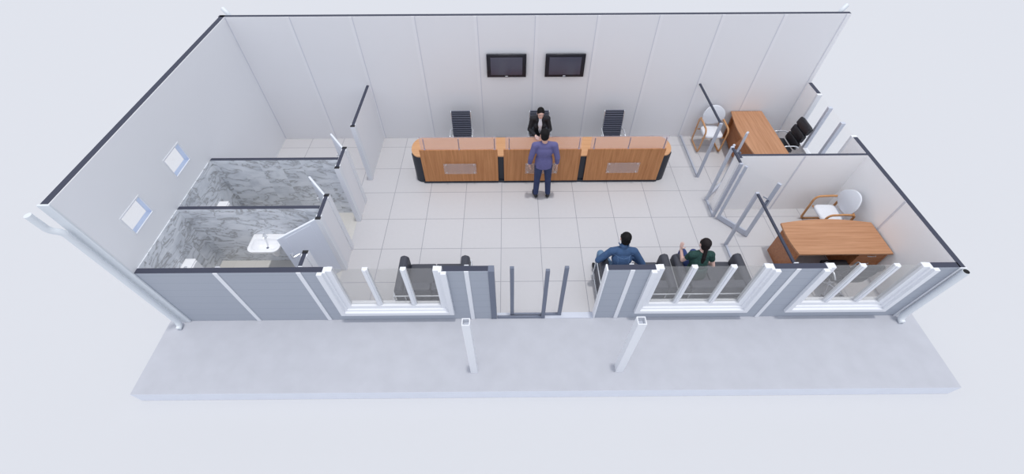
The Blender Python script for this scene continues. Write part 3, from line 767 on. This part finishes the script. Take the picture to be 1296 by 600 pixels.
# ------------------------------------------------------------------ people
def remeshed(b, name, m, parent, vox, smooth=6, own=None):
    """union of closed shapes into one continuous skin"""
    o = b.build(name, m); o.data.name = name
    md = o.modifiers.new('r', 'REMESH'); md.mode = 'VOXEL'; md.voxel_size = vox
    ms = o.modifiers.new('s', 'SMOOTH'); ms.iterations = smooth; ms.factor = 0.5
    dg = bpy.context.evaluated_depsgraph_get(); ev = o.evaluated_get(dg)
    me = bpy.data.meshes.new_from_object(ev); o.modifiers.clear(); old = o.data; o.data = me; bpy.data.meshes.remove(old)
    me.materials.clear(); me.materials.append(m)
    for p in me.polygons: p.use_smooth = True
    if parent: o.parent = parent
    return o
V = Vector
def frame(yaw, pitch, roll=0):
    """head frame: yaw about z (left +), pitch down +"""
    R = Matrix.Rotation(yaw, 3, 'Z') @ Matrix.Rotation(-pitch, 3, 'X') @ Matrix.Rotation(roll, 3, 'Y')
    return R @ V((1, 0, 0)), R @ V((0, 1, 0)), R @ V((0, 0, 1))
def hand(b, wrist, d, n, side, curl, s=1.0):
    """d finger direction, n palm normal, side +1 puts the thumb along d x n"""
    d = V(d).normalized(); n = (V(n)-d*V(n).dot(d)).normalized(); a = d.cross(n)*side; w = V(wrist)
    pc = w+d*0.05*s
    b.ell(pc, (0.041*s, 0.052*s, 0.016*s), (a, d, n))
    b.cap(w-d*0.03, 0.026*s, w+d*0.02*s, 0.024*s)
    for k, (L, off) in enumerate(((0.070, 0.030), (0.079, 0.010), (0.073, -0.010), (0.056, -0.030))):
        sp = a*(off*4.0); p = w+d*(0.09-0.006*abs(k-1.3))*s+a*off*s
        dd = (d+sp*1.0).normalized()
        for j, fr in enumerate((0.45, 0.32, 0.23)):
            q = curl*(0.5+0.55*j); dj = (dd*math.cos(q)+n*math.sin(q)).normalized()
            e = p+dj*L*fr*s; b.cap(p, (0.0092-0.0008*j)*s, e, (0.0086-0.0008*j)*s, 10); p = e
    p = w+d*0.03*s+a*0.03*s; dd = (d*0.65+a*0.75+n*0.25).normalized()
    e = p+dd*0.042*s; b.cap(p, 0.0125*s, e, 0.0105*s, 10); e2 = e+(dd+d*0.5+n*0.2).normalized()*0.032*s; b.cap(e, 0.0105*s, e2, 0.0085*s, 10)

def person(label, loc, rz, J, sex, skin, hairm, top, bottom, vox=0.0055, **k):
    t = tag(bpy.data.objects.new('tmp', None), None)
    bpy.data.objects.remove(t)
    f = k.get('scale', 1.0); wom = sex == 'f'
    HF = frame(*J['head_rot']); hc = V(J['head']); hp = lambda x, y, z: hc+HF[0]*x*f+HF[1]*y*f+HF[2]*z*f
    pel, ch, nk = V(J['pelvis']), V(J['chest']), V(J['neck'])
    up = (nk-pel).normalized(); sd = (V(J['sho'][1])-V(J['sho'][0])).normalized(); fw = up.cross(sd).normalized()
    if fw.y < 0: fw = -fw
    TF = (sd, fw, up)
    sw = 0.155 if wom else 0.175
    def torso(b, e):
        b.ell(pel+up*0.0, ((0.165 if wom else 0.16)+e, 0.115+e, 0.115+e), TF)
        b.ell(pel.lerp(ch, 0.5), ((0.125 if wom else 0.142)+e, 0.10+e, 0.17), TF)
        b.ell(ch, (sw-0.01+e, 0.112+e, 0.17), TF)
        b.ell(ch.lerp(nk, 0.55), (sw-0.03+e, 0.088+e, 0.10+e), TF)
        for s_ in J['sho']: b.cap(nk-up*0.035, 0.052+e*0.6, V(s_)-up*0.005, 0.055+e, 12)
        if wom:
            for q in (-1, 1): b.ell(ch+sd*0.07*q+fw*0.085-up*0.01, (0.062+e, 0.05+e, 0.06+e), TF)
    a0 = 0.046 if wom else 0.053; a1 = 0.034 if wom else 0.041; a2 = 0.024 if wom else 0.028
    def armsg(b, e, upto=2.0):
        for s_, el, wr in zip(J['sho'], J['elb'], J['wri']):
            s_, el, wr = V(s_), V(el), V(wr)
            if upto <= 1: b.cap(s_, a0+e, s_.lerp(el, upto), a1+0.006+e)
            else: b.cap(s_, a0+e, el, a1+e); b.cap(el, a1+e, el.lerp(wr, upto-1), a1+(a2-a1)*(upto-1)+e)
    def legsg(b, e, upto=1.0):
        for h_, kn, an in zip(J['hip'], J['kne'], J['ank']):
            h_, kn, an = V(h_), V(kn), V(an)
            b.cap(h_, 0.088+e, kn, 0.056+e); m_ = kn.lerp(an, 0.3)
            b.cap(kn, 0.056+e, m_, 0.054+e); b.cap(m_, 0.054+e, kn.lerp(an, upto), 0.036+e+0.012*(e > 0))
    body = B()
    # head and neck
    body.ell(hp(0, -0.012, 0.026), (0.076*f, 0.094*f, 0.086*f), HF)
    body.ell(hp(0, 0.020, -0.040), (0.060*f, 0.070*f, 0.072*f), HF)
    body.cap(hp(-0.02, 0.058, -0.092), 0.02*f, hp(0.02, 0.058, -0.092), 0.02*f)
    br = 0.011 if wom else 0.014
    body.cap(hp(-0.034, 0.070, 0.022), br*f, hp(0.034, 0.070, 0.022), br*f)
    body.cap(hp(0, 0.084, 0.014), 0.008*f, hp(0, 0.100 if wom else 0.106, -0.024), (0.0105 if wom else 0.013)*f)
    body.cap(hp(-0.012, 0.094, -0.028), 0.009*f, hp(0.012, 0.094, -0.028), 0.009*f)
    body.cap(hp(-0.016, 0.079, -0.058), 0.009*f, hp(0.016, 0.079, -0.058), 0.009*f)
    for q in (-1, 1):
        body.ell(hp(0.038*q, 0.050, -0.024), (0.022*f, 0.024*f, 0.02*f), HF)
        body.ell(hp(0.077*q, -0.006, -0.012), (0.010*f, 0.022*f, 0.032*f), HF)
    body.cap(nk-up*0.04, 0.058*f, hp(0, -0.02, -0.06), 0.05*f)
    torso(body, 0.0); armsg(body, 0.0); legsg(body, 0.0)
    for i, (wr, hd, hn) in enumerate(zip(J['wri'], J['hdir'], J['hnor'])):
        hand(body, wr, hd, hn, J['thumb'][i], J['curl'][i], 0.92 if wom else 1.0)
    for an, fd in zip(J['ank'], J['foot']):
        an, fd = V(an), V(fd).normalized(); body.cap(an-V((0, 0, 0.03)), 0.036, an-V((0, 0, 0.045))+fd*0.14, 0.028); body.cap(an, 0.036, an-V((0, 0, 0.04))-fd*0.03, 0.035)
    root = remeshed(body, 'person', skin, None, vox, 4)
    root.location = loc; root.rotation_euler = (0, 0, rz); tag(root, label, 'person')
    # clothing
    bt = B(); legsg(bt, 0.012, 0.93); bt.ell(pel, ((0.165 if wom else 0.16)+0.012, 0.125, 0.118), TF)
    for h_ in J['hip']: bt.cap(pel, 0.11, V(h_), 0.10)
    remeshed(bt, 'trousers', bottom, root, 0.008, 5)
    tp = B(); torso(tp, 0.016); armsg(tp, 0.015, k.get('sleeve', 1.92))
    if k.get('collar'):
        c = nk-up*0.0
        tp.cap(c-fw*0.01, 0.068, c+up*0.035-fw*0.015, 0.064)
    hem = k.get('hem', 0.0)
    if hem:
        rr = []
        for d_, w_ in ((0.16, 0.92), (0.06, 1.0), (-hem, 1.02)):
            rr.append([pel+up*d_+sd*((0.165 if wom else 0.16)+0.022)*w_*math.cos(2*PI*i/24)+fw*0.136*w_*math.sin(2*PI*i/24) for i in range(24)])
        tp.loft(rr)
    remeshed(tp, k.get('top_name', 'sweater'), top, root, 0.008, 5)
    for an, fd in zip(J['ank'], J['foot']):
        an, fd = V(an), V(fd).normalized(); sh_ = B(); z0 = V((0, 0, 1))
        sdv = fd.cross(z0)
        sh_.ell(an-z0*0.045+fd*0.05, (0.048, 0.135, 0.042), (sdv, fd, z0)); sh_.ell(an-z0*0.03-fd*0.03, (0.042, 0.055, 0.055), (sdv, fd, z0))
        sh_.cap(an-z0*0.065+fd*0.13, 0.022, an-z0*0.065-fd*0.04, 0.022)
        remeshed(sh_, 'shoe', M['shoe'], root, 0.007, 3)
    # hair
    hb = B()
    hb.ell(hp(0, -0.027, 0.044), (0.085*f, 0.095*f, 0.087*f), HF)
    hb.ell(hp(0, -0.050, -0.015), (0.076*f, 0.062*f, 0.075*f), HF)
    for q in (-1, 1): hb.cap(hp(0.070*q, 0.020, 0.05), 0.016*f, hp(0.0745*q, 0.014, 0.0), 0.009*f)
    if k.get('tail'):
        pts = k['tail']
        for (p0, r0), (p1, r1) in zip(pts, pts[1:]): hb.cap(p0, r0, p1, r1)
    if k.get('bun'):
        hb.ell(hp(0, -0.125, 0.01), (0.04*f, 0.035*f, 0.04*f), HF)
        for q in (-1, 1): hb.cap(hp(0.045*q, 0.045, 0.083), 0.014*f, hp(0.073*q, 0.006, 0.0), 0.012*f)
    remeshed(hb, 'hair', hairm, root, 0.006, 3)
    for q in (-1, 1):
        ey = B().ell(hp(0.030*q, 0.0725, 0.000), (0.0125*f, 0.0095*f, 0.0062*f), HF, 14, 8).build('eye', M['eye'], root, smooth=True)
        B().ell(hp(0.030*q, 0.0795, 0.000), (0.0052*f, 0.0035*f, 0.0052*f), HF, 12, 8).build('iris', M['iris'], ey, smooth=True)
        B().tube([hp(0.014*q, 0.088, 0.024), hp(0.030*q, 0.085, 0.029), hp(0.046*q, 0.074, 0.024)], 0.0035*f, 8).build('eyebrow', hairm, root, smooth=True)
    B().ell(hp(0, 0.0850, -0.054), (0.021*f, 0.0048*f, 0.0042*f), HF, 14, 8).ell(hp(0, 0.0850, -0.062), (0.018*f, 0.0055*f, 0.0050*f), HF, 14, 8).build('lips', M['lip'], root, smooth=True)
    return root, TF, hp

def seam_line(parent, cloth, pts, m, r=0.0035, name='stitching', away=None):
    """thin line laid on the surface of a garment"""
    from mathutils.bvhtree import BVHTree
    me = cloth.data; bv = BVHTree.FromPolygons([v.co for v in me.vertices], [tuple(p.vertices) for p in me.polygons]); out = []
    P = [V(p) for p in pts]
    def hit(p):
        q = bv.ray_cast(p, away) if away else (None,)
        return q if q[0] is not None else bv.find_nearest(p)
    for a, c in zip(P, P[1:]):
        for i in range(6):
            co, no, ix, d = hit(a.lerp(c, i/6)); out.append(co+no*0.001)
    co, no, ix, d = hit(P[-1]); out.append(co+no*0.001)
    return B().tube(out, r, 6).build(name, m, parent, smooth=True)

# standing man at the counter, seen from behind
J = dict(head=(-0.012, 0.035, 1.622), head_rot=(0.0, 0.22), neck=(0, 0.0, 1.475), chest=(0, -0.005, 1.27), pelvis=(0, -0.01, 0.95),
         sho=((-0.195, -0.005, 1.405), (0.195, -0.005, 1.405)), elb=((-0.268, -0.045, 1.12), (0.268, -0.045, 1.12)), wri=((-0.285, 0.045, 0.885), (0.285, 0.045, 0.885)),
         hdir=((-0.02, 0.18, -1), (0.02, 0.18, -1)), hnor=((1, 0.1, 0), (-1, 0.1, 0)), thumb=(1, -1), curl=(0.35, 0.35),
         hip=((-0.092, -0.01, 0.90), (0.092, -0.01, 0.90)), kne=((-0.115, 0.01, 0.49), (0.115, 0.01, 0.49)), ank=((-0.135, -0.03, 0.088), (0.135, -0.03, 0.088)),
         foot=((-0.25, 1, 0), (0.25, 1, 0)))
person('man in a lilac-blue sweater and navy trousers standing at the counter', (0.885, -0.115, 0.004), 0, J, 'm', M['skin'], M['hair'], M['sweater'], M['navy'], scale=1.07, hem=0.075, top_name='sweater', sleeve=1.80)

# receptionist, faces the room (rotated by pi)
J = dict(head=(0.0, 0.135, 1.255), head_rot=(0.05, 0.30), neck=(0, 0.06, 1.115), chest=(0, 0.03, 0.925), pelvis=(0, -0.02, 0.59),
         sho=((-0.165, 0.045, 1.06), (0.165, 0.045, 1.06)), elb=((-0.235, 0.11, 0.81), (0.235, 0.11, 0.81)), wri=((-0.10, 0.345, 0.81), (0.10, 0.345, 0.81)),
         hdir=((0.35, 1, -0.03), (-0.35, 1, -0.03)), hnor=((0, 0, -1), (0, 0, -1)), thumb=(-1, 1), curl=(0.25, 0.25),
         hip=((-0.09, 0.02, 0.56), (0.09, 0.02, 0.56)), kne=((-0.10, 0.44, 0.545), (0.10, 0.44, 0.545)), ank=((-0.10, 0.38, 0.088), (0.10, 0.38, 0.088)),
         foot=((-0.1, 1, 0), (0.1, 1, 0)))
r_, TF, hp = person('receptionist in a black suit and white shirt seated behind the counter', (0.875, 1.30, 0.004), PI, J, 'f', M['skin_pale'], M['hair'], M['suit'], M['suit'], scale=0.97, bun=True, top_name='jacket', sleeve=1.85)
ch, nk, pe = V(J['chest']), V(J['neck']), V(J['pelvis'])
sb = B(); sb.cap(nk+TF[1]*0.045-TF[2]*0.01, 0.040, ch+TF[1]*0.108+TF[2]*0.06, 0.050); sb.cap(ch+TF[1]*0.108+TF[2]*0.06, 0.050, ch+TF[1]*0.118-TF[2]*0.04, 0.044); sb.cap(ch+TF[1]*0.118-TF[2]*0.04, 0.044, pe.lerp(ch, 0.45)+TF[1]*0.105, 0.018)
remeshed(sb, 'shirt', M['shirt'], r_, 0.006, 3)

jk = [c for c in r_.children if c.name.startswith('jacket')][0]
fr = lambda x, z: pe.lerp(nk, z)+TF[0]*x+TF[1]*0.25
for q in (-1, 1): seam_line(jk, jk, [fr(0.055*q, 0.97), fr(0.072*q, 0.76), fr(0.055*q, 0.58)], M['suit'], 0.009, 'lapel', -TF[1])
for z in (0.20, 0.31): seam_line(jk, jk, [fr(0.0, z), fr(0.0, z-0.012)], M['tv_black'], 0.006, 'button', -TF[1])

# man in denim on the middle sofa (faces into the room)
J = dict(head=(0.025, 0.26, 1.20), head_rot=(-0.10, 0.20), neck=(0.0, 0.185, 1.06), chest=(0.0, 0.10, 0.85), pelvis=(0.0, -0.02, 0.55),
         sho=((-0.195, 0.145, 1.0), (0.195, 0.145, 0.99)), elb=((-0.395, 0.12, 0.775), (0.375, 0.07, 0.735)), wri=((-0.20, 0.27, 0.69), (0.22, 0.28, 0.66)),
         hdir=((0.45, 1, -0.1), (-0.5, 1, -0.15)), hnor=((0, 0, -1), (0, 0, -1)), thumb=(-1, 1), curl=(0.4, 0.4),
         hip=((-0.09, 0.02, 0.53), (0.09, 0.02, 0.53)), kne=((-0.27, 0.44, 0.54), (0.17, 0.46, 0.53)), ank=((-0.27, 0.42, 0.088), (0.17, 0.46, 0.088)),
         foot=((-0.3, 1, 0), (0.2, 1, 0)))
r_, TF, hp = person('man in a blue denim jacket sitting on the sofa beside the entrance', (2.11, -2.60, 0.004), 0, J, 'm', M['skin'], M['hair'], M['denim'], M['jeans'], scale=1.06, collar=True, top_name='jacket', hem=0.03)
# collar points and yoke seams on the back of the jacket
nk = V(J['neck']); cb = B()
for q in (-1, 1): cb.obox(nk+TF[0]*0.065*q-TF[1]*0.01+TF[2]*0.045, TF[0]*0.012, TF[1]*0.05, TF[2]*0.022+TF[0]*0.012*q)
cb.build('collar', M['denim'], r_, bevel=0.006)
jk = [c for c in r_.children if c.name.startswith('jacket')][0]
ch, pe = V(J['chest']), V(J['pelvis']); sd, fw, up = TF
bk = lambda x, z: pe.lerp(nk, z)+sd*x-fw*0.22
fr = lambda x, z: pe.lerp(nk, z)+sd*x+fw*0.22
seam_line(jk, jk, [bk(-0.17, 0.80), bk(-0.08, 0.72), bk(0, 0.69), bk(0.08, 0.72), bk(0.17, 0.80)], M['stitch'], away=fw)
seam_line(jk, jk, [bk(-0.10, 0.74), bk(-0.085, 0.45), bk(-0.07, 0.12)], M['stitch'], away=fw)
seam_line(jk, jk, [bk(0.10, 0.74), bk(0.085, 0.45), bk(0.07, 0.12)], M['stitch'], away=fw)
seam_line(jk, jk, [fr(0.0, 0.92), fr(0.0, 0.6), fr(0.0, 0.1)], M['stitch'], 0.005, 'placket', -fw)
for z in (0.25, 0.45, 0.65, 0.82): seam_line(jk, jk, [fr(0.018, z), fr(0.019, z-0.012)], M['silver'], 0.007, 'button', -fw)
for q in (-1, 1): seam_line(jk, jk, [fr(0.06*q, 0.66), fr(0.12*q, 0.66)], M['stitch'], away=-fw)

# woman in green on the right sofa
J = dict(head=(0.02, 0.17, 1.145), head_rot=(0.05, 0.12), neck=(0.01, 0.11, 1.01), chest=(0.0, 0.06, 0.81), pelvis=(0.0, -0.02, 0.55),
         sho=((-0.158, 0.09, 0.955), (0.168, 0.09, 0.955)), elb=((-0.235, 0.15, 0.71), (0.262, 0.02, 0.73)), wri=((-0.272, 0.275, 0.875), (0.17, 0.22, 0.63)),
         hdir=((-0.10, 0.25, 1), (-0.6, 1, -0.05)), hnor=((0.8, 0.4, 0), (0, 0, -1)), thumb=(-1, 1), curl=(0.3, 0.35),
         hip=((-0.085, 0.02, 0.53), (0.085, 0.02, 0.53)), kne=((-0.11, 0.44, 0.57), (0.10, 0.45, 0.54)), ank=((-0.10, 0.44, 0.088), (0.12, 0.42, 0.088)),
         foot=((-0.1, 1, 0), (0.1, 1, 0)))
h0 = V(J['head'])
tail = [(h0+V((0, -0.085, 0.02)), 0.038), (h0+V((0.0, -0.115, -0.05)), 0.03), (h0+V((-0.01, -0.17, -0.17)), 0.036), (h0+V((-0.025, -0.195, -0.32)), 0.033), (h0+V((-0.035, -0.20, -0.41)), 0.014)]
person('woman in a dark green top with a long dark ponytail, one hand raised', (3.445, -2.60, 0.004), 0, J, 'f', M['skin_pale'], M['hair2'], M['green'], M['jeans_dark'], scale=1.02, sleeve=0.42, tail=tail, top_name='blouse', hem=0.04)

# ------------------------------------------------------------------ light and camera
w = bpy.data.worlds.new('overcast'); SC.world = w; w.use_nodes = True
bg = w.node_tree.nodes['Background']; bg.inputs[0].default_value = (0.90, 0.95, 1.06, 1); bg.inputs[1].default_value = 0.80
l = bpy.data.lights.new('sun', 'SUN'); l.energy = 1.36; l.angle = math.radians(2.5); l.color = (1.0, 0.97, 0.93)
o = bpy.data.objects.new('sun', l); COL.objects.link(o); o.location = (1, -1, 9); o.rotation_euler = (math.radians(0.5), math.radians(2.5), 0)
l = bpy.data.lights.new('sky_fill', 'SUN'); l.energy = 0.46; l.angle = math.radians(140); l.color = (0.95, 0.97, 1.0)
o = bpy.data.objects.new('sky_fill', l); COL.objects.link(o); o.location = (-3, -9, 8); o.rotation_euler = V((0.35, 1.0, -0.75)).to_track_quat('-Z', 'Y').to_euler()

cam = bpy.data.cameras.new('camera'); co = bpy.data.objects.new('camera', cam); COL.objects.link(co)
cam.sensor_width = 36.0; cam.sensor_fit = 'HORIZONTAL'; cam.lens = 36.0*538.947/1296.0; cam.clip_end = 200
yaw, pit, rol = 0.00513286, 0.88558806, -0.00338159
fwd = V((math.sin(yaw)*math.cos(pit), math.cos(yaw)*math.cos(pit), -math.sin(pit))); rt = V((math.cos(yaw), -math.sin(yaw), 0)); upv = rt.cross(fwd)
r2 = rt*math.cos(rol)+upv*math.sin(rol); u2 = -rt*math.sin(rol)+upv*math.cos(rol)
mw = Matrix((r2, u2, -fwd)).transposed().to_4x4(); mw.translation = V((0.19308, -6.85325, 6.78311)); co.matrix_world = mw
SC.camera = co
SC.view_settings.view_transform = 'Standard'; SC.view_settings.look = 'None'; SC.view_settings.exposure = 0.0
SC.cycles.max_bounces = 10; SC.cycles.transparent_max_bounces = 16; SC.cycles.use_denoising = True
